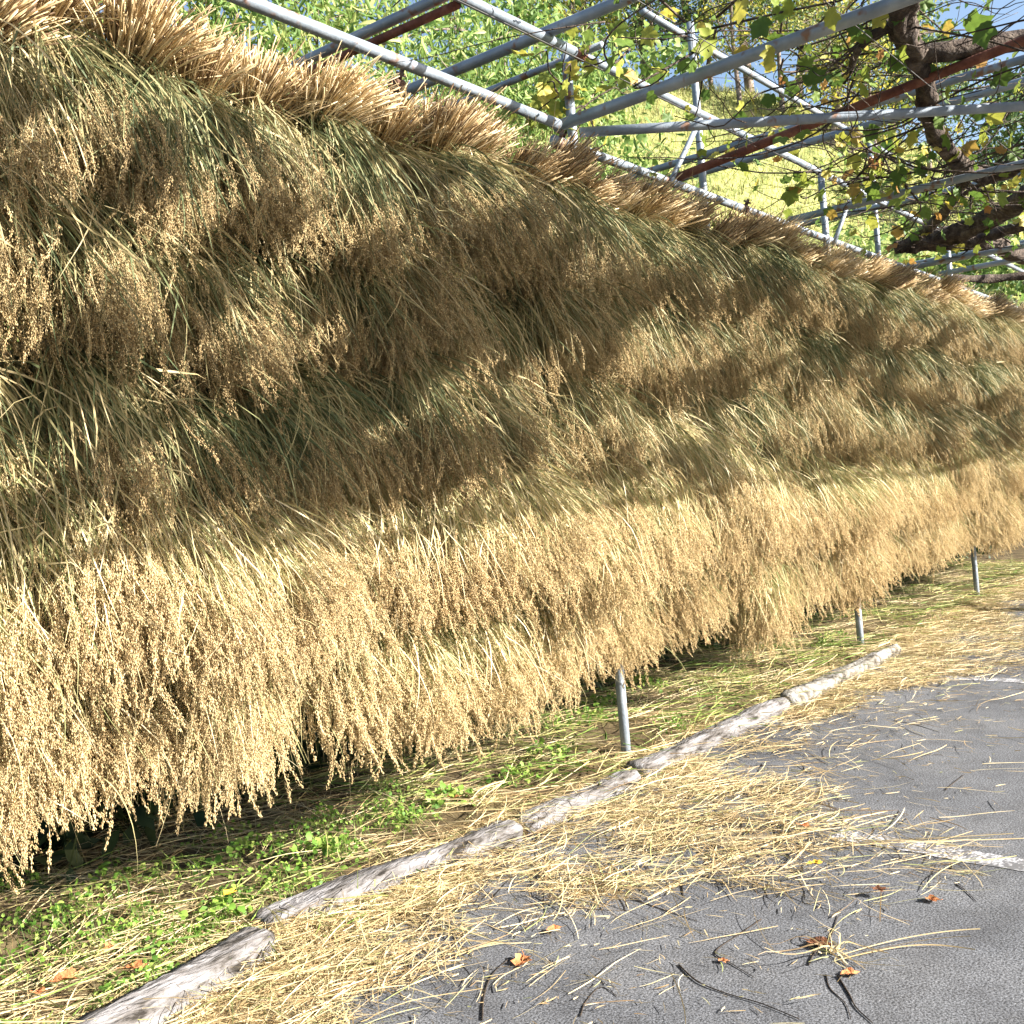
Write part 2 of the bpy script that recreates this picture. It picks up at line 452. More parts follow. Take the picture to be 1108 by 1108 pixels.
def sheaf_meshes(tone, top, seed):
    """meshes of one sheaf hung over a rail at the origin, heads down, front towards -Y"""
    global R
    R = np.random.default_rng(seed)
    leaf_m = MAT['green'] if tone == 'green' else MAT['gold']
    grain_m = MAT['grain_up'] if tone == 'green' else MAT['grain']
    lean = .08 + R.normal(0, .06)
    rise = -.32 if top else .05
    # the straws lie in locks that part from each other
    nc = 13
    cf = np.linspace(-1.15, 1.15, nc) + R.normal(0, .12, nc)
    cd = R.normal(0, .19, (nc, 3)) * np.array([1, .9, 0])
    cl = R.uniform(.80, 1.10, nc)
    co = R.uniform(.6, 1.1, nc)
    lv = MB()
    nl = 430 if tone == 'green' else 270
    c = R.integers(0, nc, nl)
    fan = cf[c] + R.normal(0, .12, nl)
    p0 = np.stack([fan * .05, R.uniform(-.07, .02, nl), R.uniform(-.04, .04, nl)], -1)
    d0 = unit(np.stack([fan * .31 + R.normal(0, .11, nl), -co[c] * R.uniform(.7, 1.1, nl), rise + R.uniform(-.4, .35, nl)], -1))
    d1 = unit(np.stack([lean + fan * .07 + R.normal(0, .20, nl), -.12 + R.normal(0, .16, nl), -np.ones(nl)], -1) + cd[c])
    L = np.where(R.random(nl) < .6, R.uniform(.50, .72, nl), R.uniform(.25, .55, nl)) * cl[c]
    pts = grow(p0, d0, d1, L, 9, power=.5, wob=.20)
    w = R.uniform(.0022, .0062, (nl, 1)) * np.interp(np.linspace(0, 1, 10), [0, .2, .6, .85, 1], [.6, .9, 1, .6, .06])[None]
    ribbons(lv, pts, w, side=R.normal(size=(nl, 3)) + np.array([0.8, 0, 0]), twist=2.0)
    # bent and broken blades
    nk = 45
    c = R.integers(0, nc, nk)
    q0 = pts[R.integers(0, nl, nk), R.integers(3, 7, nk)]
    k0 = unit(np.stack([R.normal(0, .6, nk), -R.uniform(0, .6, nk), -R.uniform(.1, 1, nk)], -1))
    k1 = unit(np.stack([R.normal(0, .8, nk), R.normal(-.1, .5, nk), -R.uniform(.0, 1, nk)], -1))
    ribbons(lv, grow(q0, k0, k1, R.uniform(.08, .28, nk), 5, power=1.6, wob=.3), R.uniform(.003, .008, (nk, 1)) * np.linspace(1, .2, 6)[None], twist=3)
    # stray blades that stick out
    ns = 18
    fan = R.uniform(-1, 1, ns)
    p0 = np.stack([fan * .12, R.uniform(-.3, -.04, ns), R.uniform(-.5, .0, ns)], -1)
    d0 = unit(np.stack([fan * .9 + R.normal(0, .3, ns), -R.uniform(.3, 1.2, ns), R.uniform(-.8, .4, ns)], -1))
    d1 = unit(np.stack([fan * .9 + R.normal(0, .4, ns), -R.uniform(-.2, .7, ns), -R.uniform(.3, 1, ns)], -1))
    ribbons(lv, grow(p0, d0, d1, R.uniform(.15, .45, ns), 8, power=.8), R.uniform(.002, .005, (ns, 1)) * np.linspace(1, .1, 9)[None], twist=2)
    # the half behind the rail
    nb = 210
    fan = np.clip(R.normal(0, .5, nb), -1.2, 1.2)
    p0 = np.stack([fan * .06, R.uniform(-.04, .05, nb), R.uniform(-.03, .05, nb)], -1)
    d0 = unit(np.stack([fan * .5, R.uniform(-.2, .8, nb), R.uniform(-.5, .2, nb)], -1))
    d1 = unit(np.stack([fan * .1 + R.normal(0, .1, nb), R.normal(0, .08, nb), -np.ones(nb)], -1))
    ribbons(lv, grow(p0, d0, d1, R.uniform(.35, .62, nb), 6, power=.5), R.uniform(.010, .018, (nb, 1)) * np.linspace(1, .05, 7)[None], side=np.tile(np.array([[0, 1., 0]]), (nb, 1)))
    # stems that carry the heads
    npn = 215 if tone == 'green' else 290
    c = R.integers(0, nc, npn)
    fan = cf[c] + R.normal(0, .13, npn)
    p0 = np.stack([fan * .05, R.uniform(-.07, .01, npn), R.uniform(-.04, .04, npn)], -1)
    d0 = unit(np.stack([fan * .31 + R.normal(0, .09, npn), -co[c] * R.uniform(.75, 1.15, npn), rise + R.uniform(-.35, .35, npn)], -1))
    d1 = unit(np.stack([lean + fan * .08 + R.normal(0, .12, npn), -.19 + R.normal(0, .10, npn), -np.ones(npn)], -1) + cd[c])
    lo = .30 if tone == 'green' else .16
    SL = np.where(R.random(npn) < .74, R.uniform(.41, .53, npn), R.uniform(lo, .42, npn)) * cl[c]
    st = grow(p0, d0, d1, SL, 7, power=.5, wob=.13)
    ribbons(lv, st, np.full((npn, 8), .0026))
    out = [('leaves', lv.mesh('leaves', leaf_m))]
    pn = MB()
    panicles(pn, st[:, -1], unit(st[:, -1] - st[:, -2]), R.uniform(.15, .23, npn), 124)
    out.append(('panicles', pn.mesh('panicles', grain_m)))
    if top:
        bt = MB()
        nb = 400
        u = R.normal(0, .42, nb); h = R.normal(0, .40, nb)
        p0 = np.stack([u * .085, -.05 + h * .05, R.uniform(-.06, .02, nb)], -1)
        tl, tz = R.normal(0, .2), R.normal(0, .07)
        sp = (1.05, .65, .9, .55, 1.0)[seed % 5]
        d0 = unit(np.stack([tl + sp * (u * .5 + R.normal(0, .11, nb)), -.78 + sp * (h * .5 + R.normal(0, .11, nb)), .52 + tz + sp * R.normal(0, .13, nb)], -1))
        d1 = unit(d0 + sp * np.stack([u * .5 + R.normal(0, .12, nb), h * .4 - .15 + R.normal(0, .12, nb), np.zeros(nb)], -1))
        pts = grow(p0, d0, d1, np.where(R.random(nb) < .85, R.uniform(.17, .26, nb), R.uniform(.07, .32, nb)), 4, wob=.09)
        tubes(bt, pts, R.uniform(.0015, .0030, (nb, 1)) * np.array([[.9, 1, 1, 1, 1]]), 4)
        # dry sheath blades among the stalks
        ns = 150
        u = R.normal(0, .7, ns); h = R.normal(0, .6, ns)
        p0 = np.stack([u * .09, -.05 + h * .07, R.uniform(-.06, .10, ns)], -1)
        d0 = unit(np.stack([u * .6 + R.normal(0, .3, ns), -.5 + h * .6, .6 + R.normal(0, .4, ns)], -1))
        d1 = unit(np.stack([u * .8 + R.normal(0, .5, ns), -.8 + h, R.normal(-.1, .6, ns)], -1))
        ribbons(bt, grow(p0, d0, d1, R.uniform(.10, .32, ns), 6, wob=.2), R.uniform(.0015, .0055, (ns, 1)) * np.linspace(1, .15, 7)[None], twist=2.5)
        out.append(('stalk_butts', bt.mesh('stalk_butts', MAT['butts'])))
        tb = MB()
        for q in range(4):
            th = np.linspace(0, 2 * math.pi, 15)
            ring = np.stack([.066 * np.cos(th), -.055 + .055 * np.sin(th), -.005 + .007 * q + .012 * np.sin(th + q)], -1)
            tubes(tb, ring[None], np.full((1, 15), .0036), 5)
        out.append(('straw_tie', tb.mesh('straw_tie', MAT['tie'])))
    return out


variants = {'top': [sheaf_meshes('green', True, 100 + i) for i in range(5)],
            'green': [sheaf_meshes('green', False, 200 + i) for i in range(5)],
            'gold': [sheaf_meshes('gold', False, 300 + i) for i in range(6)]}
R = np.random.default_rng(SEED + 1)

RAILS = [2.94, 2.47, 2.02, 1.58, 1.18]
ROWNAME = ['topmost row', 'second row from the top', 'middle row', 'fourth row down', 'lowest row']
POSTS_X = [4.76, 8.24, 11.58]
BAYS = ['left of the nearest ground post', 'between the nearest and second ground posts', 'between the second and third ground posts', 'beyond the third ground post']


def bay(x):
    return sum(x > p for p in POSTS_X)


first = True
for ri, rz in enumerate(RAILS):
    fam = 'top' if ri == 0 else ('green' if ri <= 2 else 'gold')
    x = 0.35 + .07 * ri
    k = 0
    while x < 15.0:
        vs = variants[fam][R.integers(len(variants[fam]))]
        jx, jz = R.normal(0, .03), R.normal(0, .06)
        xx = x + jx
        o = empty('rice_sheaf', (xx, R.normal(0, .045) + (-.05, -.04, -.06, -.15, .10)[ri], rz + jz * (.6 if ri == 0 else 1)), R.normal(0, .16))
        s = R.uniform(.92, 1.1)
        o.rotation_euler[0] = R.normal(0, .07); o.rotation_euler[1] = R.normal(0, .10)
        o.scale = (s * R.uniform(.95, 1.12), s * R.uniform(.9, 1.15), s * R.uniform(.95, 1.08))
        tone = 'shaded olive' if ri < 3 else 'golden'
        tag(o, f'{tone} rice sheaf, {ROWNAME[ri]}, {BAYS[bay(xx)]}', 'rice sheaf', 'rice sheaves drying on the rack')
        for nm, me in vs:
            c = bpy.data.objects.new(nm, me)
            COL.objects.link(c)
            c.parent = o
        x += R.uniform(.24, .30) + (.07 if R.random() < .12 else 0)
        k += 1

# ------------------------------------------------------------------ steel pipe frame
frame = empty('pipe_frame', (4.76, 0, 0))
tag(frame, 'galvanised steel pipe frame carrying the rice sheaves and vines, posts standing in the verge', 'pipe frame')


def part(o):
    """keep world coordinates when parenting to the frame's base"""
    o.parent = frame
    o.matrix_parent_inverse = Matrix.Translation((-4.76, 0, 0))
    return o


def fpipe(name, a, b, r=.0243, mat='steel', label=None, bow=0.0):
    o = part(pipe(name, a, b, r, MAT[mat], None, bow=bow))
    if label: o['label'] = label
    return o


def clamp(p, axis, host, r=.0243):
    """a two-piece coupler: collar with a bolt lug"""
    p = np.asarray(p, float); ax = unit(np.asarray(axis, float))
    b = MB()
    pts = np.stack([p - ax * .03, p - ax * .024, p + ax * .024, p + ax * .03])
    tubes(b, pts[None], np.array([[r + .003, r + .007, r + .007, r + .003]]), 14)
    sd = unit(np.cross(ax, np.array([.3, .8, .5])))
    tubes(b, np.stack([p + sd * r, p + sd * (r + .045)])[None], np.array([[.011, .011]]), 6)
    sd2 = np.cross(ax, sd)
    q = p + sd * (r + .025)
    tubes(b, np.stack([q - sd2 * .028, q + sd2 * .028])[None], np.array([[.007, .007]]), 6)
    o = b.build('clamp', MAT['clamp'], host)
    o.matrix_parent_inverse = host.matrix_parent_inverse.copy()
    return o


TOPZ, UPZ = 3.36, 3.77
# posts in the verge, up to the upper rail
posts = []
for q in ((671.5, 745, 677, 815.5), (914.5, 644.7, 918.6, 700), (1042.7, 606, 1045.6, 643.5)):
    x = at_z(q[2], q[3], .05)[0]
    po = fpipe('post', (x, -.03, -.2), (x + .02, .03, UPZ + .03), .0265)
    posts.append(po)
fpipe('post', (1.32, -.01, -.2), (1.34, .02, UPZ + .03), .0265)
fpipe('post', (14.95, -.01, -.2), (14.95, .02, UPZ + .03), .0265)
# rails the sheaves hang on
for z in RAILS:
    fpipe('hanging_rail', (-.2, .02, z), (15.4, .02, z), .0215)
# the long pipe above the straw, in butted lengths, and the upper rail
a0 = at_y(270, -9, -.04); a1 = at_y(612, 134, -.04)
rail1 = fpipe('top_rail', (-.2, -.04, TOPZ + .05), (4.55, -.04, TOPZ), .0265)
rail2 = fpipe('top_rail', (4.60, .03, TOPZ - .05), (15.4, .03, TOPZ - .09), .0265)
up1 = fpipe('upper_rail', (-.2, -.06, UPZ + .02), (4.72, -.06, UPZ), .0265)
up2 = fpipe('upper_rail', (4.80, -.06, UPZ), (15.4, -.06, UPZ - .06), .0243)
cp = MB(); tubes(cp, np.array([[(4.765, -.06, UPZ), (4.81, -.06, UPZ)]]), np.array([[.029, .029]]), 14)
o = part(cp.build('end_cap', MAT['rust'])); o['label'] = 'orange rusty pipe end'
for x in (2.6, 3.05, 4.76, 5.5, 6.16, 7.0, 8.2, 9.4, 11.58):
    clamp((x, -.04 if x < 4.6 else .03, TOPZ + .03 if x < 4.6 else TOPZ - .06), (1, 0, 0), rail1 if x < 4.6 else rail2, .0265)
for x in (4.78, 8.24, 11.58):
    clamp((x, .02, UPZ - .02), (0, 0, 1), posts[0], .0265)
# cross pipes from the rack out over the viewer
cB = fpipe('cross_pipe', (4.66, .05, 3.395), (4.52, -4.6, 3.43), .0300)
cC = fpipe('cross_pipe', (7.62, .05, 3.35), (7.50, -4.6, 3.36), .0265)
dA0, dA1 = at_z(636, 143, 3.385), at_z(1108, 115, 3.40)
dv = (dA1 - dA0)
cA = fpipe('cross_pipe', dA0 + np.array([-.03, .03, 0]), dA0 + dv * 2.1, .0265)
cA['label'] = 'long slanting pipe crossing the view to the right edge'
clamp(dA0 + dv * .01, dv, cA, .0265)
clamp(cB.data.vertices[0].co, (0, 1, 0), cB, .03)
# upper cross pipes behind and over the upper rail
fpipe('cross_pipe', (3.80, 2.6, 3.815), (3.86, -4.6, 3.815), .0265)
e = fpipe('cross_pipe', (3.80, 2.6, 3.76), (3.83, -.03, 3.755), .021, 'rust'); e['label'] = 'rusty pipe tied under a grey pipe'
fpipe('cross_pipe', (4.50, 2.6, 3.80), (4.49, -4.6, 3.83), .030)
fpipe('cross_pipe', (4.95, 2.6, 3.82), (4.78, -.2, 3.78), .019)
fpipe('cross_pipe', (6.75, 2.4, 3.70), (6.62, -4.6, 3.72), .0243)
fpipe('cross_pipe', (7.15, 2.4, 3.72), (7.05, -4.6, 3.72), .0265)
fpipe('cross_pipe', (9.5, 2.4, 3.74), (9.45, -4.6, 3.74), .0265)
fpipe('cross_pipe', (11.3, .05, 3.36), (11.2, -4.6, 3.36), .0265)
fpipe('cross_pipe', (12.5, 2.4, 3.72), (12.4, -4.6, 3.72), .0265)
fpipe('cross_pipe', (10.2, 2.4, 3.28), (10.1, -4.6, 3.28), .0243)
# rusty one
r0 = at_z(728, 194, 3.36); r1 = at_z(1075, 57, 3.62)
rv = r1 - r0
o = fpipe('cross_pipe', r0 + rv * -.03, r0 + rv * 1.9, .0265, 'rust'); o['label'] = 'red-brown rusty cross pipe'
# rear posts and their rail
for (xa, ya, xb, yb) in ((743, 27, 760.5, 191), (942.5, 150, 949.6, 263)):
    t0, t1 = at_y(xa, ya, .32), at_y(xb, yb, .32)
    fpipe('rear_post', (t1[0], .32, 3.1), (t1[0] - .02, .32, t0[2] + .03), .0265)
t0 = at_y(743, 43, .37); t1 = at_y(984, 179, .37)
fpipe('rear_rail', (t0[0] - .6, .37, t0[2] + .02), (13.5, .37, t1[2]), .0243)
# struts
s0, s1 = at_y(845, 172, .1), at_y(800, 182, .1)
fpipe('strut', (5.75, .0, 3.28), (6.15, -.055, 3.78), .017)
fpipe('strut', (8.35, .0, 3.26), (8.75, -.05, 3.76), .017)
# far trellis edge under the open sky and its posts
fpipe('edge_rail', (-3.2, -4.45, 3.46), (15.4, -4.45, 3.46), .0265)
for x in (-3.0, 1.6, 12.6):
    fpipe('edge_post', (x, -4.5, -.1), (x, -4.5, 3.50), .0265)
# trellis wires
for y in (-.45, -.95, -1.5, -2.2, -2.9, -3.5, -4.1):
    fpipe('trellis_wire', (-1.5, y, 3.50), (15.2, y, 3.47), .0022, 'wire', bow=.03)

# ------------------------------------------------------------------ leaves and trees


def leaf_cards(mb, pos, size, lobes=False, aspect=1.0, up=0.6, droop=0.4, normal=None):
    """folded leaves; lobed outline (vine) or lance shape"""
    n = len(pos)
    nrm = unit(R.normal(size=(n, 3)) + np.array([0, 0, up])) if normal is None else normal
    ax = unit(np.cross(nrm, R.normal(size=(n, 3))))
    ax = unit(ax + np.array([0, 0, -droop]))
    sd = unit(np.cross(ax, nrm)); nrm = np.cross(sd, ax)
    size = np.asarray(size).reshape(-1, 1)
    if lobes:
        out = [(-.04, 0, 0)]
        for q in range(1, 22):
            th = math.pi - q * 2 * math.pi / 22
            rr = .46 * (1 + .17 * math.cos(5 * th) + (.08 if q % 2 else -.07) + .10 * math.cos(th))
            out.append((.42 + rr * 1.1 * math.cos(th), rr * 1.0 * math.sin(th), .16 * abs(math.sin(2.5 * th)) - .10))
        pts = [(.32, 0, -.02)] + out
        tri = [(0, i, i + 1) for i in range(1, 22)] + [(0, 22, 1)]
    else:
        pts = [(0, 0, 0), (.3, .5, .06), (.3, 0, 0), (.3, -.5, .06), (.7, .36, -.02), (.68, 0, -.06), (.7, -.36, -.02), (1, 0, -.2)]
        tri = [(0, 2, 1), (0, 3, 2), (1, 2, 5), (1, 5, 4), (2, 3, 6), (2, 6, 5), (4, 5, 7), (5, 6, 7)]
    v = np.stack([pos + size * (ax * a + sd * b * aspect + nrm * c) for a, b, c in pts], 1)
    k = len(pts)
    f = (np.arange(n) * k)[:, None, None] + np.array(tri)[None]
    mb.add(v.reshape(-1, 3), f.reshape(-1, 3))


def limb_tree(base, h, spread, seed, n_limb=7, r0=.12, lean=(0, 0)):
    """trunk + limbs; returns the mesh builder and the twig ends"""
    global R
    R = np.random.default_rng(seed)
    b = MB()
    base = np.asarray(base, float)
    top = base + np.array([lean[0], lean[1], h])
    mid = (base + top) / 2 + np.array([R.normal(0, .05 * h), R.normal(0, .05 * h), 0])
    path_tube(b, [base - np.array([0, 0, .3]), base * .7 + mid * .3, mid, mid * .45 + top * .55, top], np.array([1.25, 1, .75, .5, .12]) * r0, 8, 3, .08)
    ends = []
    for i in range(n_limb):
        t = R.uniform(.28, .95)
        s = base * (1 - t) + top * t if t > .5 else base * (1 - 2 * t) + mid * 2 * t
        s = (base * (1 - t) ** 2 + 2 * t * (1 - t) * (2 * mid - .5 * base - .5 * top) + top * t * t)
        az = i * 2.4 + R.normal(0, .4)
        L = spread * (1.15 - t * .55) * R.uniform(.7, 1.2)
        e = s + np.array([math.cos(az) * L, math.sin(az) * L, L * R.uniform(.25, .8)])
        m1 = s * .5 + e * .5 + np.array([0, 0, .08 * L]) + R.normal(0, .06 * L, 3)
        path_tube(b, [s, m1, e], np.array([.42, .26, .08]) * r0 * (1.2 - t * .6), 6, 3, .06)
        for j in range(4):
            u = R.uniform(.35, 1)
            q = s * (1 - u) ** 2 + 2 * u * (1 - u) * (2 * m1 - .5 * s - .5 * e) + e * u * u
            g = q + R.normal(0, .3 * L, 3) + np.array([0, 0, .1 * L])
            path_tube(b, [q, (q + g) / 2 + R.normal(0, .05 * L, 3), g], np.array([.14, .09, .04]) * r0, 5, 2)
            ends += [(q + g) / 2, g]
        ends.append(e)
    ends.append(top)
    return b, np.array(ends)


def tree(name, base, h, spread, seed, leaf, n_leaf, lsize, aspect, clump, label, cat, group, bark='tree_bark', n_limb=9, r0=.12, droop=.4, lean=(0, 0)):
    b, ends = limb_tree(base, h, spread, seed, n_limb, r0, lean)
    root = empty(name, base)
    tag(root, label, cat, group)
    inv = Matrix.Translation((-base[0], -base[1], -base[2]))
    tk = b.build('trunk', MAT[bark], root, smooth=True); tk.matrix_parent_inverse = inv
    cr = MB()
    wt = R.uniform(.25, 1.6, len(ends)); wt /= wt.sum()
    c = ends[R.choice(len(ends), n_leaf, p=wt)]
    pos = c + R.normal(0, 1, (n_leaf, 3)) * clump * np.array([1, 1, .7]) * R.uniform(.3, 1.1, (n_leaf, 1))
    leaf_cards(cr, pos, R.uniform(.6, 1.2, n_leaf) * lsize, False, aspect, .5, droop)
    co = cr.build('crown', MAT[leaf], root); co.matrix_parent_inverse = inv
    return root


def on_hill(az_px, py, dist):
    d = _ray(az_px, py); d = d / np.linalg.norm(d[:2])
    p = CAM + d * dist
    return (p[0], p[1], float(ground_h(p[0], p[1])) - .05)


# narrow-leaved green bushes just behind the rack, upper left
GB = 'narrow-leaved green bushes behind the rack'
for i, (px, dist, h, lab) in enumerate([(330, 9.5, 5.6, 'pale green bush behind the top of the rack, leftmost of the bushes'),
                                        (415, 10.5, 6.6, 'leafy narrow-leaved bush behind the first rusty cross pipe'),
                                        (480, 12.5, 7.6, 'taller bright green bush behind the upper pipe of the frame'),
                                        (545, 11.5, 6.2, 'bright green bush beside the open grassy slope'),
                                        (250, 9.0, 6.4, 'green bush mostly hidden behind the sunlit straw ends'), (150, 8.5, 6.2, 'green bush far left, showing only over the highest straw ends')]):
    tree('leafy_bush', on_hill(px, 50, dist), h, 1.5, 400 + i, 'bamboo_leaf', 7000, .14, .22, .44, lab, 'bush', GB, n_limb=13, r0=.06, droop=.7)
for i, (px, dist, h, lab) in enumerate([(925, 22, 4.0, 'green bush low on the slope right of the second rear post'),
                                        (975, 20, 4.4, 'bright green bush behind the end of the dark vine limb'),
                                        (1035, 22, 5.0, 'green bush behind the thick dark vine limbs'),
                                        (1095, 19, 4.6, 'green bush at the right edge behind the far end of the rack')]):
    tree('leafy_bush', on_hill(px, 200, dist), h, 1.6, 410 + i, 'bamboo_leaf' if i != 2 else 'tree_leaf', 5200, .16, .4, .45, lab, 'bush', 'green bushes on the lower slope', n_limb=12, r0=.06, droop=.6)
# yellow-green tree over the pipe joint
tree('broadleaf_tree', on_hill(585, 40, 15), 7.6, 1.7, 420, 'bamboo_leaf', 5200, .13, .6, .42, 'yellow-green broadleaf tree above the frame joint at the edge of the grassy slope', 'tree', 'trees on the slope behind', n_limb=10)
# slender trees on the slope with sky between
TR = [(640, 44, 12, 2.6, 'tree_leaf', 2400, 'slender sparse tree on the slope left of the rear post'),
      (700, 46, 14, 2.8, 'tree_leaf', 2200, 'tall sparse tree behind the rear post with blue gaps'),
      (760, 45, 12, 2.8, 'tree_leaf', 2200, 'thin tree on the slope crest behind the widest vine leaf'),
      (812, 43, 12, 2.2, 'tree_leaf', 1700, 'pale-trunked slender tree seen between the two slanting pipes'),
      (860, 46, 11, 2.8, 'tree_leaf', 2200, 'sparse tree left of the twisted vine trunk'),
      (905, 44, 8, 2.4, 'yellow_leaf', 1300, 'yellowing tree behind the rusty cross pipe'),
      (960, 47, 5, 2.6, 'tree_leaf', 2400, 'green tree low behind the twisted vine trunk'),
      (1105, 38, 9, 1.8, 'tree_leaf', 2600, 'dark green tree at the right edge under the sky'),
      (1150, 30, 8, 2.2, 'tree_leaf', 3000, 'dark tree cut by the right edge of the picture')]
for i, (px, dist, h, sp, lf, nl, lab) in enumerate(TR):
    tree('slope_tree', on_hill(px, 100, dist), h, sp, 440 + i, lf, int(nl * 1.5), .24, .55, .60, lab, 'tree', 'trees on the slope behind', n_limb=13, r0=.17)

# thicket along the crest
for i, (px, dist, h, lf, lab) in enumerate([(625, 41, 4.2, 'yellow_leaf', 'low yellowish thicket bush at the upper left end of the grassy slope'),
                                            (665, 42, 6.2, 'tree_leaf', 'grey-green thicket bush on the crest above the slope, left of the rear post'),
                                            (712, 41, 5.6, 'tree_leaf', 'twiggy thicket bush on the crest just behind the rear post'),
                                            (770, 42, 6.2, 'tree_leaf', 'twiggy grey thicket bush on the crest right of the rear post'),
                                            (800, 40, 5.2, 'yellow_leaf', 'yellow-leaved thicket bush on the crest above the rusty cross pipe'),
                                            (845, 41, 6.2, 'tree_leaf', 'thicket bush on the crest where the rusty pipe meets the slanting pipe'),
                                            (895, 40, 4.6, 'tree_leaf', 'thicket bush on the lower crest left of the twisted vine trunk'),
                                            (945, 40, 4.4, 'yellow_leaf', 'yellowing thicket bush just left of the second rear post'),
                                            (1000, 42, 3.2, 'tree_leaf', 'dark thicket bush behind the twisted vine trunk'),
                                            (1060, 40, 3.0, 'tree_leaf', 'dark thicket bush behind the thick dark vine limbs')]):
    tree('thicket_bush', on_hill(px, 100, dist), h, 2.0, 480 + i, lf, 2600, .17, .45, .5, lab, 'bush', 'thicket bushes along the crest of the slope', n_limb=16, r0=.09)

# grass on the slope
R = np.random.default_rng(61)
hb = MB()
n = 120000
gx, gy = R.uniform(6, 44, n), R.uniform(3, 30, n)
gz = ground_h(gx, gy)
dd = np.hypot(gx, gy + 3.15)
el = (gz - 1.5) / dd
keep = (el > .12) & (dd < 46)
gx, gy, gz, dd = gx[keep], gy[keep], gz[keep], dd[keep]
n = len(gx)
p0 = np.stack([gx, gy, gz - .03], -1)
d0 = unit(R.normal(0, .35, (n, 3)) + np.array([0, 0, 1.0]))
d1 = unit(d0 + R.normal(0, .7, (n, 3)))
ribbons(hb, grow(p0, d0, d1, R.uniform(.15, .42, n), 3), (R.uniform(.012, .03, (n, 1))) * np.array([[1, .9, .6, .1]]))
tag(hb.build('hill_grass', MAT['hill_grass']), 'sunlit yellow-green grass covering the slope behind the frame', 'grass', kind='stuff')

# ------------------------------------------------------------------ grapevines on the trellis


def zpt(px, py, z):
    return at_z(px, py, z)


def vine(name, base, label, group=None):
    root = empty(name, base); tag(root, label, 'grapevine', group)
    return root, Matrix.Translation((-base[0], -base[1], -base[2]))


def cane_paths(b, starts, n, L, r, seed, flat=.25):
    global R
    R = np.random.default_rng(seed)
    pts_all = []
    for i in range(n):
        s = starts[R.integers(len(starts))] + R.normal(0, .05, 3)
        a = R.uniform(0, 6.28); p = [s]; d = np.array([math.cos(a), math.sin(a), R.normal(0, flat)])
        for k in range(5):
            d = unit(d + R.normal(0, .35, 3) * np.array([1, 1, .5]))
            p.append(p[-1] + d * L * R.uniform(.12, .28))
        p = np.array(p); p[:, 2] = np.clip(p[:, 2], 3.28, 4.15)
        path_tube(b, p, np.linspace(r, r * .35, 6), 5, 3)
        pts_all.append(p)
    return np.concatenate(pts_all)


# 1: twisted trunk rising past the slanting pipe, with the canopy overhead
tw = [zpt(1006, 128, 3.47), zpt(1004, 112, 3.52), zpt(1001, 84, 3.60), zpt(986, 50, 3.68), zpt(976, 22, 3.70), zpt(984, -30, 3.78), zpt(1010, -110, 3.80)]
v1, inv = vine('grapevine', (11.8, -2.6, 0), 'grapevine with a twisted shaggy brown trunk crossing the slanting pipe, yellowing leaves around it')
b = MB()
path_tube(b, tw, [.062, .056, .05, .06, .07, .066, .06], 18, 9, .2)
path_tube(b, [tw[4], zpt(935, 45, 3.70), zpt(920, 75, 3.70), zpt(913, 90, 3.66)], [.03, .024, .018, .012], 8, 5, .1)
path_tube(b, [zpt(1004, 120, 3.50), zpt(1018, 152, 3.5), zpt(1045, 182, 3.5), zpt(1075, 190, 3.5), zpt(1120, 170, 3.5), zpt(1200, 150, 3.5)], [.05, .055, .06, .058, .052, .05], 16, 9, .22)
path_tube(b, [zpt(985, 60, 3.66), zpt(985, 60, 3.66) + np.array([.9, -.9, .05]), np.array([8.4, -2.9, 3.4]), np.array([11.0, -2.65, 2.6]), np.array([11.8, -2.6, -.1])], [.05, .06, .07, .09, .11], 10, 6, .1)
o = b.build('trunk', MAT['bark'], v1, smooth=True); o.matrix_parent_inverse = inv
b = MB()
st = np.array(tw[:6] + [zpt(1045, 182, 3.5), zpt(920, 75, 3.7), zpt(760, 30, 3.6), zpt(860, 60, 3.6), zpt(700, 40, 3.6)])
cp_vis = cane_paths(b, st, 46, 1.5, .0065, 801)
cp_tw = cane_paths(b, cp_vis[::3], 90, .8, .0034, 805)
R = np.random.default_rng(802)
st2 = np.stack([R.uniform(-1.5, 15.5, 60), R.uniform(-4.3, -1.9, 60), R.uniform(3.5, 3.75, 60)], -1)
cp_all = cane_paths(b, st2, 110, 2.2, .009, 803)
o = b.build('canes', MAT['bark'], v1); o.matrix_parent_inverse = inv
fo = MB()
# the closed part of the roof of leaves, from above the viewer to the trellis edge
R = np.random.default_rng(804)
n = 31000
pos = np.stack([R.uniform(-2.5, 17.0, n), R.uniform(-4.35, -2.0, n), R.normal(3.66, .08, n)], -1)
edge = np.stack([R.uniform(-2.5, 17.0, 2600), R.normal(-4.32, .09, 2600), R.normal(3.64, .07, 2600)], -1)
pos = np.concatenate([pos, edge])
pos = pos[(pos[:, 0] < 5) | (pos[:, 1] < -2.2)]
pos = pos[pos[:, 1] > -4.52 + .1 * np.sin(pos[:, 0] * 3.1)]
# gaps where the sun comes through the leaves
ng = 440
gc = np.stack([R.uniform(-1, 17, ng), -4.3 + 2.4 * R.random(ng) ** 1.3, np.full(ng, 3.66)], -1)
gr = R.uniform(.098, .138, ng) * (1 + .2 * (gc[:, 0] > 5))
keep = np.ones(len(pos), bool)
for c, r in zip(gc, gr):
    q = pos - c
    q = q - (q @ SUN)[:, None] * SUN
    keep &= (q ** 2).sum(1) > r * r
pos = pos[keep]
leaf_cards(fo, pos, R.uniform(.07, .14, len(pos)), True, 1.0, .5, .35)
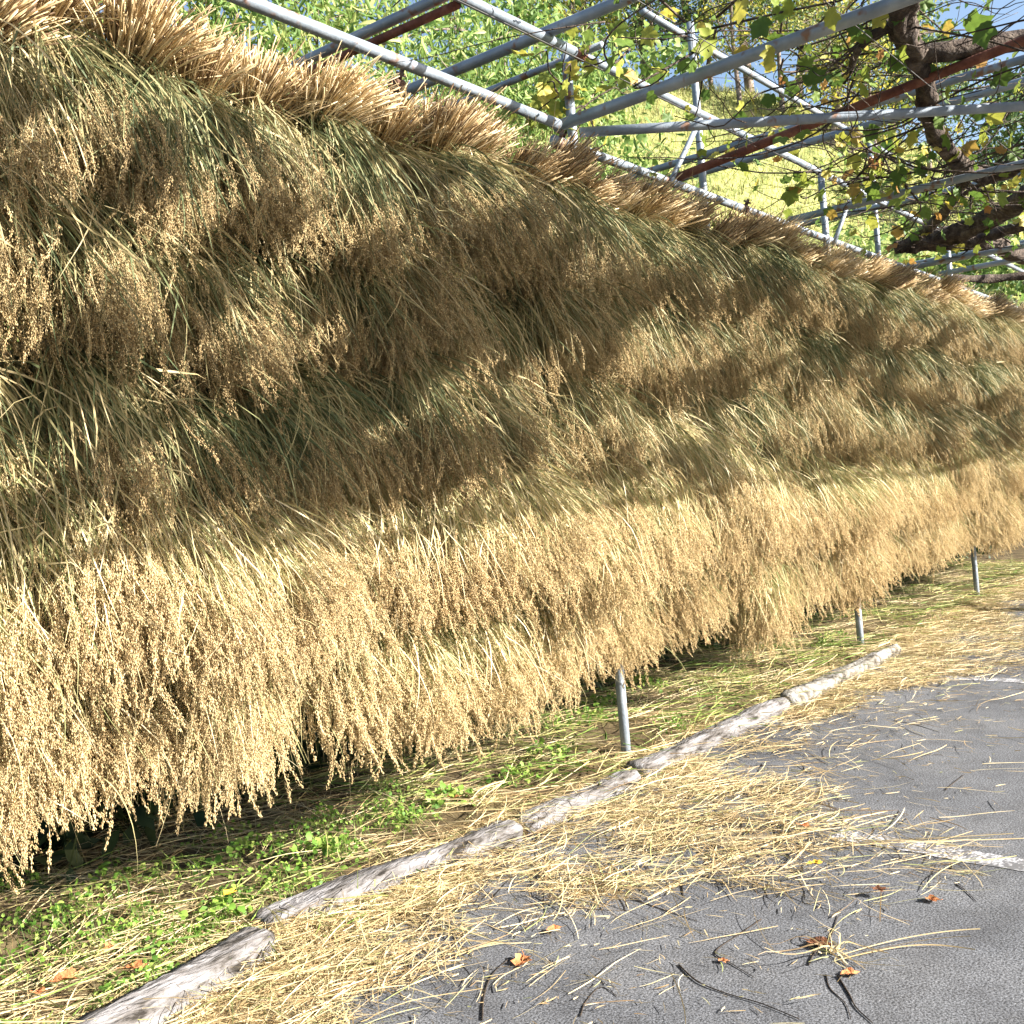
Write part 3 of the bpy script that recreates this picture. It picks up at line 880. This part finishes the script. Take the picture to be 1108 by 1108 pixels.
# loose leaves near the rack, around the canes
n = 290
c = cp_vis[R.integers(0, len(cp_vis), n)]
pos = c + R.normal(0, .09, (n, 3)) - np.array([0, 0, .03])
leaf_cards(fo, pos, R.uniform(.04, .095, n), True, 1.0, .3, .5)
hand = [(775, 40, .15), (690, 85, .09), (795, 12, .12), (830, 20, .10), (700, 30, .09), (665, 60, .09), (1045, 30, .14), (1065, 25, .12),
        (1042, 118, .14), (1068, 130, .12), (1095, 160, .11), (735, 60, .10), (870, 88, .11), (718, 70, .09), (905, 150, .10), (880, 200, .08), (1075, 85, .10), (905, 35, .1)]
pos = np.array([zpt(px, py, R.uniform(3.45, 3.62)) for px, py, s in hand])
nr = unit(unit(CAM - pos) + R.normal(0, .8, (len(pos), 3)))
leaf_cards(fo, pos, [s for _, _, s in hand], True, 1.0, .2, .6, normal=nr)
o = fo.build('foliage', MAT['vine_leaf'], v1); o.matrix_parent_inverse = inv

# 2: dark limbs lying over the far part of the rack
v2, inv = vine('grapevine', (13.2, -1.3, 0), 'old grapevine with thick dark limbs lying low over the right end of the rack')
b = MB()
k0 = zpt(968, 268, 3.42)
path_tube(b, [k0, zpt(1000, 262, 3.44), zpt(1040, 250, 3.46), zpt(1080, 232, 3.48), zpt(1125, 205, 3.48), zpt(1200, 180, 3.45)], [.05, .085, .085, .08, .075, .07], 16, 10, .22)
path_tube(b, [zpt(985, 264, 3.43), zpt(1030, 262, 3.43), zpt(1070, 262, 3.42), zpt(1115, 280, 3.40), zpt(1190, 296, 3.38)], [.07, .078, .075, .07, .065], 16, 10, .22)
path_tube(b, [zpt(1055, 260, 3.43), zpt(1080, 252, 3.44), zpt(1120, 240, 3.46)], [.05, .05, .045], 12, 8, .2)
path_tube(b, [zpt(992, 258, 3.45), zpt(1012, 240, 3.46), zpt(1028, 222, 3.48), zpt(1040, 200, 3.48), zpt(1052, 185, 3.5)], [.045, .042, .04, .038, .036], 12, 8, .22)
path_tube(b, [zpt(1030, 218, 3.48), zpt(1060, 200, 3.5), zpt(1120, 170, 3.5)], [.02, .016, .01], 6, 4, .1)
path_tube(b, [zpt(1030, 300, 3.38), zpt(1070, 302, 3.38), zpt(1120, 298, 3.38), zpt(1180, 300, 3.36)], [.03, .045, .04, .04], 12, 8, .2)
path_tube(b, [zpt(1125, 282, 3.40), np.array([13.0, -1.2, 2.7]), np.array([13.2, -1.3, -.1])], [.07, .09, .11], 10, 6, .12)
o = b.build('limbs', MAT['bark'], v2, smooth=True); o.matrix_parent_inverse = inv
b = MB()
st = np.array([zpt(px, py, 3.5) for px, py in ((1000, 250), (1040, 200), (1080, 230), (1060, 170), (960, 180), (1000, 210), (1100, 250), (930, 190))])
cp2 = cane_paths(b, st, 40, 1.7, .0075, 811)
cp_tw = cane_paths(b, cp2[::3], 110, .8, .0036, 815)
o = b.build('canes', MAT['bark'], v2); o.matrix_parent_inverse = inv
fo = MB()
n = 310
pos = cp2[R.integers(0, len(cp2), n)] + R.normal(0, .11, (n, 3)) + np.array([0, 0, .02])
leaf_cards(fo, pos, R.uniform(.05, .12, n), True, 1.0, .4, .4)
hand = [(925, 222, .12), (945, 235, .12), (955, 200, .12), (940, 212, .10), (1000, 195, .12), (985, 205, .1), (1075, 205, .13), (1095, 195, .13), (1040, 235, .10)]
pos = np.array([zpt(px, py, 3.5) for px, py, s in hand])
leaf_cards(fo, pos, [s for _, _, s in hand], True, 1.0, .3, .5)
o = fo.build('foliage', MAT['vine_leaf'], v2); o.matrix_parent_inverse = inv

# 3: young green shoot around the first frame joint
v3, inv = vine('vine_shoot', (5.3, 1.9, .05), 'young bright green vine shoot twining round the first frame joint')
b = MB()
j = np.array([4.78, .03, 3.45])
path_tube(b, [(5.3, 1.9, 0), (5.2, 1.5, 1.5), (4.95, .5, 3.0), j], [.012, .011, .01, .009], 6, 6)
sh = []
for q in range(9):
    a = q * .7
    p = [j + np.array([0, 0, .04 * q])]
    for k in range(5):
        p.append(p[-1] + np.array([math.cos(a) * .10, math.sin(a) * .06 - .03, R.uniform(-.05, .09)]) + R.normal(0, .03, 3))
    path_tube(b, p, np.linspace(.006, .002, 6), 5, 3); sh += p
o = b.build('stem', MAT['bark'], v3); o.matrix_parent_inverse = inv
sh = np.array(sh)
fo = MB()
n = 60
leaf_cards(fo, sh[R.integers(0, len(sh), n)] + R.normal(0, .06, (n, 3)), R.uniform(.05, .11, n), True, 1.0, .3, .4)
o = fo.build('foliage', MAT['yellow_leaf'], v3); o.matrix_parent_inverse = inv

# ------------------------------------------------------------------ kerb of logs
R = np.random.default_rng(91)


def kerb(p, q, r, mat, label, name='kerb_log', sag=0.0, flat=False, seed=0):
    global R
    R = np.random.default_rng(900 + seed)
    p, q = np.array(p), np.array(q)
    L = np.linalg.norm(q - p); K = max(14, int(L / .03)); n = 22
    t = np.linspace(0, 1, K + 1)
    ax = (q - p) / L; sd = np.cross(np.array([0, 0, 1.0]), ax); up = np.array([0, 0, 1.0])
    th = np.arange(n) * 2 * math.pi / n
    ph = R.uniform(0, 6.28, 8)
    T, TH = np.meshgrid(t * L, th, indexing='ij')
    g = 1 + .10 * np.sin(TH * 2 + T * 2.1 + ph[0]) + .07 * np.sin(TH * 3 - T * 5 + ph[1]) + .05 * np.sin(TH * 7 + T * 3 + ph[2]) + .05 * np.sin(T * 9 + ph[3]) + .035 * np.sin(TH * 11 + ph[4] + T * 1.5) + R.normal(0, .035, T.shape)
    e = np.minimum(t, 1 - t) * L
    g *= (np.clip(e / .035, 0, 1) ** .5 * .22 + .78)[:, None]
    rr = r * g
    c, s = np.cos(TH), np.sin(TH)
    if flat:
        k = 1 / np.maximum(np.abs(c) ** 4 + np.abs(s) ** 4, .3) ** .25
        c, s = c * k, s * k
    P = p[None, None] + ax[None, None] * T[..., None] + sd * (c * rr)[..., None] + up * (s * rr)[..., None]
    v = P.reshape(-1, 3)
    i = (np.arange(K)[:, None] * n + np.arange(n)[None]).ravel(); j2 = (np.arange(K)[:, None] * n + (np.arange(n)[None] + 1) % n).ravel()
    b = MB(); b.add(v, np.stack([i, j2, j2 + n, i + n], -1))
    b.f.append(np.arange(n)[None, ::-1]); b.f.append((K * n + np.arange(n))[None])
    o = b.build(name, MAT[mat], None, smooth=True)
    return tag(o, label, 'kerb')


def kp(px, py, z=.05):
    return at_z(px, py, z)


kerb(kp(20, 1185, .03), kp(286, 1022, .03), .068, 'log', 'weathered silver-grey kerb log in the lower left corner, nearest to the viewer', flat=True, seed=1)
kerb(kp(281, 1008, .03), kp(556, 903, .03), .068, 'log', 'long cracked grey kerb log second from the viewer, end dark and hollow', flat=True, seed=2)
kerb(kp(562, 899, .015), kp(683, 843, .022), .06, 'log', 'kerb log half buried in straw left of the nearest post', flat=True, seed=3)
kerb(kp(686, 840, .02), kp(848, 766, .015), .068, 'log', 'rough grey kerb block right of the nearest post base', name='kerb_block', flat=True, seed=4)
kerb(kp(853, 763, .02), kp(968, 706, .012), .066, 'white_log', 'chalky white kerb block farthest along the verge', name='kerb_block', flat=True, seed=5)

# ------------------------------------------------------------------ litter and weeds
R = np.random.default_rng(71)


def in_poly(px, py, poly):
    poly = np.asarray(poly); inside = np.zeros(len(px), bool); j = len(poly) - 1
    for i in range(len(poly)):
        xi, yi = poly[i]; xj, yj = poly[j]
        inside ^= ((yi > py) != (yj > py)) & (px < (xj - xi) * (py - yi) / (yj - yi + 1e-12) + xi)
        j = i
    return inside


def wnoise(x, y, s, seed):
    r = np.random.default_rng(seed); o = 0
    for k in range(7):
        a = r.uniform(0, 6.28); f = s * r.uniform(.5, 2.2)
        o = o + np.sin((x * math.cos(a) + y * math.sin(a)) * f + r.uniform(0, 6.28)) / 7
    return o


poly = [at_z(*q)[:2] for q in [(190, 1140), (380, 1120), (440, 1066), (560, 1012), (690, 968), (800, 958), (930, 1000), (1065, 950), (1060, 905), (930, 875), (880, 830), (872, 795), (960, 748), (1108, 728), (1400, 740), (1400, 560), (1108, 600), (1000, 655), (850, 745), (680, 820), (550, 890), (300, 985), (150, 1085)]]


def strew(n, accept, lmin, lmax, zmax, wmin=.0016, wmax=.0042, base=None):
    """straws lying about; accept(x, y) gives a chance"""
    x, y = .9 + 14 * R.random(n * 10) ** 1.5, R.uniform(-3.0, 2.6, n * 10)
    k = R.random(n * 10) < accept(x, y)
    x, y = x[k][:n], y[k][:n]; m = len(x)
    a = R.vonmises(.25, .35, m) + math.pi * R.integers(0, 2, m)
    z = (ground_h(x, y) if base is None else base(x, y)) + R.uniform(.002, 1, m) ** 1.6 * zmax
    z = np.where(y < -.3, np.maximum(z, .004), z)
    d0 = np.stack([np.cos(a), np.sin(a), R.normal(0, .05, m)], -1)
    d1 = unit(d0 + np.stack([-np.sin(a), np.cos(a), np.zeros(m)], -1) * R.normal(0, .4, (m, 1)) + np.array([0, 0, 1.]) * R.normal(0, .06, (m, 1)))
    L = R.uniform(lmin, lmax, m)
    pts = grow(np.stack([x, y, z], -1) - d0 * L[:, None] * .5, d0, d1, L, 6, wob=.06)
    gh = np.where(pts[..., 1] < -.28, .004, ground_h(pts[..., 0], pts[..., 1])) + .003
    pts[..., 2] = np.maximum(pts[..., 2], gh)
    return pts, R.uniform(wmin, wmax, (m, 1)) * np.interp(np.linspace(0, 1, 7), [0, .15, .7, 1], [.6, 1, .8, .2])[None]


def kerb_y(x):
    return -.27 + 0 * x


def acc_asphalt(x, y):
    ins = in_poly(x, y, poly)
    nz = wnoise(x, y, 5, 5)
    near = np.clip(1 - (kerb_y(x) - y) / 1.4, .07, 1)
    n2 = wnoise(x, y, 14, 6)
    return np.where(ins, near * np.clip(.5 + 1.5 * nz + .9 * n2, .05, 1), near * .05 * (y > -1.9)) * (y < -.1)


lt = MB()
asz = lambda x, y: np.where(y < -.28, .004, ground_h(x, y))
p, w = strew(34000, acc_asphalt, .05, .36, .03, base=asz); ribbons(lt, p, w, side=np.tile([[0, 0, 1.0]], (len(p), 1)) + R.normal(0, .8, (len(p), 3)))
p, w = strew(600, lambda x, y: ((y < -.3) & (y > -2.3)) * np.clip(.12 + .5 * wnoise(x, y, 3, 8), .012, 1) * .3, .03, .35, .006, base=asz); ribbons(lt, p, w)
# straw heaped along the kerb
p, w = strew(9000, lambda x, y: np.exp(-((y + .37) / .15) ** 2) * (x > 1.4) * np.clip(.5 + wnoise(x, y, 4, 12), .1, 1), .08, .4, .06, base=asz); ribbons(lt, p, w)
# straw on the verge
p, w = strew(12500, lambda x, y: (y > -.32) * (y < 2.2) * np.clip(.45 + .9 * wnoise(x, y, 4, 15), .06, 1), .10, .55, .05); ribbons(lt, p, w)
# short chaff
p, w = strew(20000, lambda x, y: acc_asphalt(x, y) ** .6, .012, .07, .008, .0015, .004, base=asz); ribbons(lt, p, w)
# one loose tuft with long curled straws
c = at_z(902, 1032)
n = 26
a = R.uniform(0, 6.28, n)
d0 = np.stack([np.cos(a), np.sin(a), R.uniform(.0, .5, n)], -1)
d1 = np.stack([np.cos(a + R.normal(0, .5, n)), np.sin(a), R.uniform(-.5, .1, n)], -1)
p = grow(np.tile(c + np.array([0, 0, .01]), (n, 1)) + R.normal(0, .015, (n, 3)) * np.array([1, 1, .2]), unit(d0), unit(d1), R.uniform(.05, .28, n), 8, wob=.45)
p[..., 2] = np.maximum(p[..., 2], .005)
ribbons(lt, p, R.uniform(.003, .006, (n, 1)) * np.linspace(1, .3, 9)[None])
for (q0, q1, q2) in (((560, 985), (760, 925), (905, 890)), ((700, 975), (830, 905), (960, 880)), ((905, 1040), (985, 1018), (1052, 1016)), ((840, 920), (960, 910), (1105, 905))):
    for s in range(3):
        jt = R.normal(0, .03, 3) * np.array([1, 1, .2])
        path = [at_z(*q0) + jt, at_z(*q1) + jt * .6 + np.array([0, 0, .02]), at_z(*q2) + R.normal(0, .03, 3) * np.array([1, 1, .2])]
        tt = np.linspace(0, 1, 13)[:, None]
        pp = (path[0] * (1 - tt) ** 2 + 2 * tt * (1 - tt) * path[1] + path[2] * tt ** 2)[None]
        pp[..., 2] = np.maximum(pp[..., 2], .006)
        ribbons(lt, pp, np.full((1, 13), .0034))
tag(lt.build('straw_litter', MAT['litter']), 'loose golden straw strewn over the asphalt edge, the kerb and the verge', 'straw', kind='stuff')

# mown grass and green blades on the verge
gb = MB()
p, w = strew(5200, lambda x, y: (y > -.3) * (y < 1.9) * np.clip(.15 + 1.1 * wnoise(x, y, 3, 22) + .5 * (x > 4.2), .02, 1), .08, .4, .07, .003, .008); ribbons(gb, p, w)
n = 5200
x, y = R.uniform(1, 15, n), R.uniform(-.24, 2.2, n)
k = R.random(n) < np.clip(.25 + 1.3 * wnoise(x, y, 3.5, 31), .02, 1); x, y = x[k], y[k]; n = len(x)
d0 = unit(R.normal(0, .45, (n, 3)) + np.array([0, 0, 1.])); d1 = unit(d0 + R.normal(0, .8, (n, 3)) + np.array([0, 0, -.4]))
ribbons(gb, grow(np.stack([x, y, ground_h(x, y) - .01], -1), d0, d1, R.uniform(.05, .19, n), 5), R.uniform(.003, .007, (n, 1)) * np.linspace(1, .1, 6)[None])
tag(gb.build('verge_grass', MAT['hay_green']), 'half-dry mown grass lying and growing along the verge under the rack', 'grass', kind='stuff')

# dark leaves added behind the rack to keep the gaps below it dark
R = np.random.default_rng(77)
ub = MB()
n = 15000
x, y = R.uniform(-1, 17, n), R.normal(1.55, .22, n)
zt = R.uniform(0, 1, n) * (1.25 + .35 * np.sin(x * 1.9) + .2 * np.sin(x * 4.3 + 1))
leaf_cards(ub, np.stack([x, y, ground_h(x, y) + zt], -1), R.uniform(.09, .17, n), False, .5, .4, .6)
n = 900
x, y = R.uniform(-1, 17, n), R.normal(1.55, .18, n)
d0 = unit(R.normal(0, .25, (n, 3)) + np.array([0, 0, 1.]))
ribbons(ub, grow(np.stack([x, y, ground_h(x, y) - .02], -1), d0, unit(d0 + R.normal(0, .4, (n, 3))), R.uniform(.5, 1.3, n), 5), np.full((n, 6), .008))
tag(ub.build('shade_filler', MAT['shade_leaf']), 'dark leaves added behind the rack to keep the gaps below it dark', 'shade_filler', kind='stuff')

# clover-like weeds
wb = MB()
spots = [at_z(px, py, .06) for px, py in ((15, 1010), (25, 1050), (95, 985), (120, 960), (150, 1000), (65, 1005), (250, 975), (235, 990), (190, 1020), (300, 955), (320, 905), (350, 890), (345, 925), (425, 855), (420, 880), (440, 890), (245, 905), (150, 1075), (170, 1060), (380, 900), (270, 925), (190, 950), (690, 690), (655, 765), (700, 745), (640, 780), (905, 690), (890, 700), (480, 870), (560, 840), (110, 1020), (20, 965), (330, 965))]
spots += [np.array([R.uniform(1.2, 5.6), R.uniform(-.12, .75), .06]) for q in range(6)]
for sx, sy, sz in spots:
    rad = R.uniform(.07, .13); m = int(R.uniform(70, 120))
    q = np.stack([sx + R.normal(0, rad, m), sy + R.normal(0, rad * .8, m), np.zeros(m)], -1)
    q = q[q[:, 1] > -.22]
    if not len(q): continue
    q[:, 2] = ground_h(q[:, 0], q[:, 1]) + R.uniform(.02, .10, len(q)) * np.exp(-((q[:, 0] - sx) ** 2 + (q[:, 1] - sy) ** 2) / (2 * rad * rad))
    big = R.random() < .3
    leaf_cards(wb, q, R.uniform(.012, .026, len(q)) * (1.5 if big else 1), False, .8 if not big else .9, 1.2, .1)
    stp = np.stack([q * np.array([1, 1, 0]) + np.stack([np.zeros(len(q)), np.zeros(len(q)), ground_h(q[:, 0], q[:, 1])], -1), q], 1)
    stp[:, 0, :2] += R.normal(0, .025, (len(q), 2))
    ribbons(wb, stp, np.full((len(q), 2), .0011))
tag(wb.build('weeds', MAT['weed']), 'bright green clover-like weeds in patches on the verge', 'weeds', kind='stuff')

# ------------------------------------------------------------------ dry leaves and twigs, one by one


def dry_leaf(px, py, size, mat, label, group=None, z=None, seed=0):
    global R
    R = np.random.default_rng(2000 + seed)
    z0 = .004 if z is None else z
    c = at_z(px, py, z0)
    a = R.uniform(0, 6.28); n = 14
    L = []
    for ring in (0.0, .5, 1.0):
        for k in range(n):
            th = k * 2 * math.pi / n
            lob = (1 + .28 * math.cos(5 * th) + R.normal(0, .06)) if ring == 1 else 1
            r = ring * lob * size * .5
            x, y = r * math.cos(th), r * math.sin(th) * .8
            zz = size * (.16 * ring * ring * abs(math.sin(th + .4)) + R.normal(0, .04) * ring) + .002
            L.append((x * math.cos(a) - y * math.sin(a), x * math.sin(a) + y * math.cos(a), zz))
    f = []
    for r in range(2):
        for k in range(n):
            i = r * n + k; j2 = r * n + (k + 1) % n
            f.append((i, j2, j2 + n, i + n))
    b = MB(); b.add(L, f)
    st = np.array([[0, 0, .004], [-size * .4 * math.cos(a), -size * .4 * math.sin(a), size * .12], [-size * .75 * math.cos(a + .2), -size * .75 * math.sin(a + .2), size * .2]])
    path_tube(b, st, [.0016, .0013, .001], 5, 3)
    o = b.build('fallen_leaf', MAT[mat], None, smooth=True)
    o.location = c
    return tag(o, label, 'fallen leaf', group or 'dry fallen leaves')


DL = [(565, 1041, .075, 'dry_leaf', 'orange-brown dry leaf alone on the bare asphalt at the bottom centre', None),
      (68, 1060, .085, 'dry_leaf', 'large crumpled orange leaf among the weeds in the lower left corner', .09),
      (145, 1048, .07, 'dry_leaf', 'pinkish-orange dry leaf between the weeds and the nearest kerb log', .09),
      (40, 1074, .05, 'dry_leaf', 'small pale orange leaf left of the large crumpled one', .09),
      (118, 1026, .045, 'dry_leaf', 'small orange leaf at the top of the weed patch near the corner', .09),
      (175, 1066, .05, 'dry_leaf', 'rusty leaf leaning on the nearest kerb log', .09),
      (882, 935, .05, 'yellow_dry', 'bright yellow leaf lying on the straw', .03),
      (886, 1022, .075, 'brown_leaf', 'dark brown curled leaf in the loose straw tuft', None),
      (920, 1054, .05, 'dry_leaf', 'pale tan leaf just below the loose straw tuft', None),
      (1008, 974, .05, 'dry_leaf', 'brown curled leaf at the right end of the straw', None),
      (950, 963, .05, 'brown_leaf', 'dark red leaf on the lower edge of the straw', .02),
      (870, 894, .05, 'dry_leaf', 'reddish leaf in the middle of the straw on the asphalt', .03),
      (782, 1040, .03, 'dry_leaf', 'tiny orange leaf scrap below the bent black twig', None),
      (490, 863, .06, 'dry_leaf', 'faded orange leaf on the verge behind the long log', .09),
      (600, 1006, .045, 'dry_leaf', 'small orange leaf at the ragged edge of the straw', .01),
      (248, 967, .05, 'yellow_dry', 'yellow-orange leaf on top of the dark log end', .12)]
for i, (px, py, s, mt, lab, z) in enumerate(DL):
    dry_leaf(px, py, s, mt, lab, None, z, i)


def cq(x, y):                                   # crop pixels to photo pixels
    return 650 + x * .4134, 850 + y * .4134


TW = [([cq(420, 350), cq(370, 385), cq(300, 436), cq(345, 468), cq(402, 503)], .0035, 'black twig bent to a V on the asphalt left of the straw tuft'),
      ([cq(205, 470), cq(255, 515), cq(330, 545), cq(420, 572), cq(520, 612)], .004, 'long thin dark twig slanting to the bottom edge'),
      ([cq(620, 498), cq(650, 545), cq(668, 580), cq(712, 622)], .0045, 'thick black curved twig below the straw tuft'),
      ([cq(590, 495), cq(600, 530), cq(640, 570), cq(655, 612)], .0028, 'thin black twig beside the thick curved one'),
      ([cq(545, 470), cq(560, 440), cq(600, 400), cq(622, 340)], .004, 'black twig standing out of the straw tuft'),
      ([cq(212, 245), cq(214, 270), cq(217, 292)], .004, 'short black twig stub upright to the view at the straw edge'),
      ([cq(930, 258), cq(955, 275), cq(982, 303)], .003, 'short dark twig below the worn white line'),
      ([cq(918, 218), cq(925, 205), cq(955, 212)], .003, 'small hooked twig on the worn white line'),
      ([(522, 1104), (524, 1078), (533, 1055), (552, 1036)], .0035, 'curved dark stem at the bottom edge left of centre'),
      ([(628, 1100), (634, 1084), (650, 1068), (668, 1078)], .003, 'hooked dark twig near the bottom edge'),
      ([(1023, 855), (1033, 846), (1044, 838)], .004, 'short dark twig alone on the asphalt beside the right edge'),
      ([(845, 860), (851, 850), (858, 845)], .004, 'short dark twig on the asphalt above the worn line'),
      ([(968, 780), (990, 784), (1016, 792)], .003, 'thin dark twig on the far asphalt below the second white line'),
      ([cq(60, 290), cq(150, 320), cq(255, 356)], .0035, 'straight brown twig lying at the lower edge of the straw')]
for i, (pp, r, lab) in enumerate(TW):
    R = np.random.default_rng(3000 + i)
    P = np.array([at_z(q[0], q[1], r * .55) for q in pp])
    P[:, 2] += np.abs(R.normal(0, .0012, len(P)))
    c0 = P.mean(0) * np.array([1, 1, 0])
    b = MB(); path_tube(b, P - c0, np.linspace(r * .62, r * .3, len(P)), 7, 6, .25)
    o = b.build('twig', MAT['twig'], None); o.location = c0
    tag(o, lab, 'twig', 'dark twigs on the asphalt')

# ------------------------------------------------------------------ light
sun_dir = SUN
el = math.atan2(sun_dir[2], math.hypot(sun_dir[0], sun_dir[1])); rot = math.atan2(sun_dir[0], sun_dir[1])
ld = bpy.data.lights.new('sun', 'SUN'); ld.energy = 5.0; ld.angle = math.radians(.45); ld.color = (1.0, .945, .865)
lo = bpy.data.objects.new('sun', ld); COL.objects.link(lo)
lo.rotation_euler = Vector(-sun_dir).to_track_quat('-Z', 'Y').to_euler()
lo.location = (4, -12, 12)
w = bpy.data.worlds.new('World'); scene.world = w; w.use_nodes = True
nt = w.node_tree; nt.nodes.clear()
sk = nt.nodes.new('ShaderNodeTexSky'); sk.sky_type = 'NISHITA'; sk.sun_disc = False
sk.sun_elevation = el; sk.sun_rotation = rot; sk.air_density = 1.0; sk.dust_density = 1.6; sk.ozone_density = 1.0
bg = nt.nodes.new('ShaderNodeBackground'); bg.inputs[1].default_value = .065
ow = nt.nodes.new('ShaderNodeOutputWorld')
nt.links.new(sk.outputs[0], bg.inputs[0]); nt.links.new(bg.outputs[0], ow.inputs[0])
vs = scene.view_settings
vs.view_transform = 'Standard'; vs.look = 'None'; vs.exposure = 2.1; vs.gamma = 1.0; vs.use_curve_mapping = False
scene.cycles.max_bounces = 6
scene.cycles.diffuse_bounces = 2
scene.cycles.transparent_max_bounces = 4
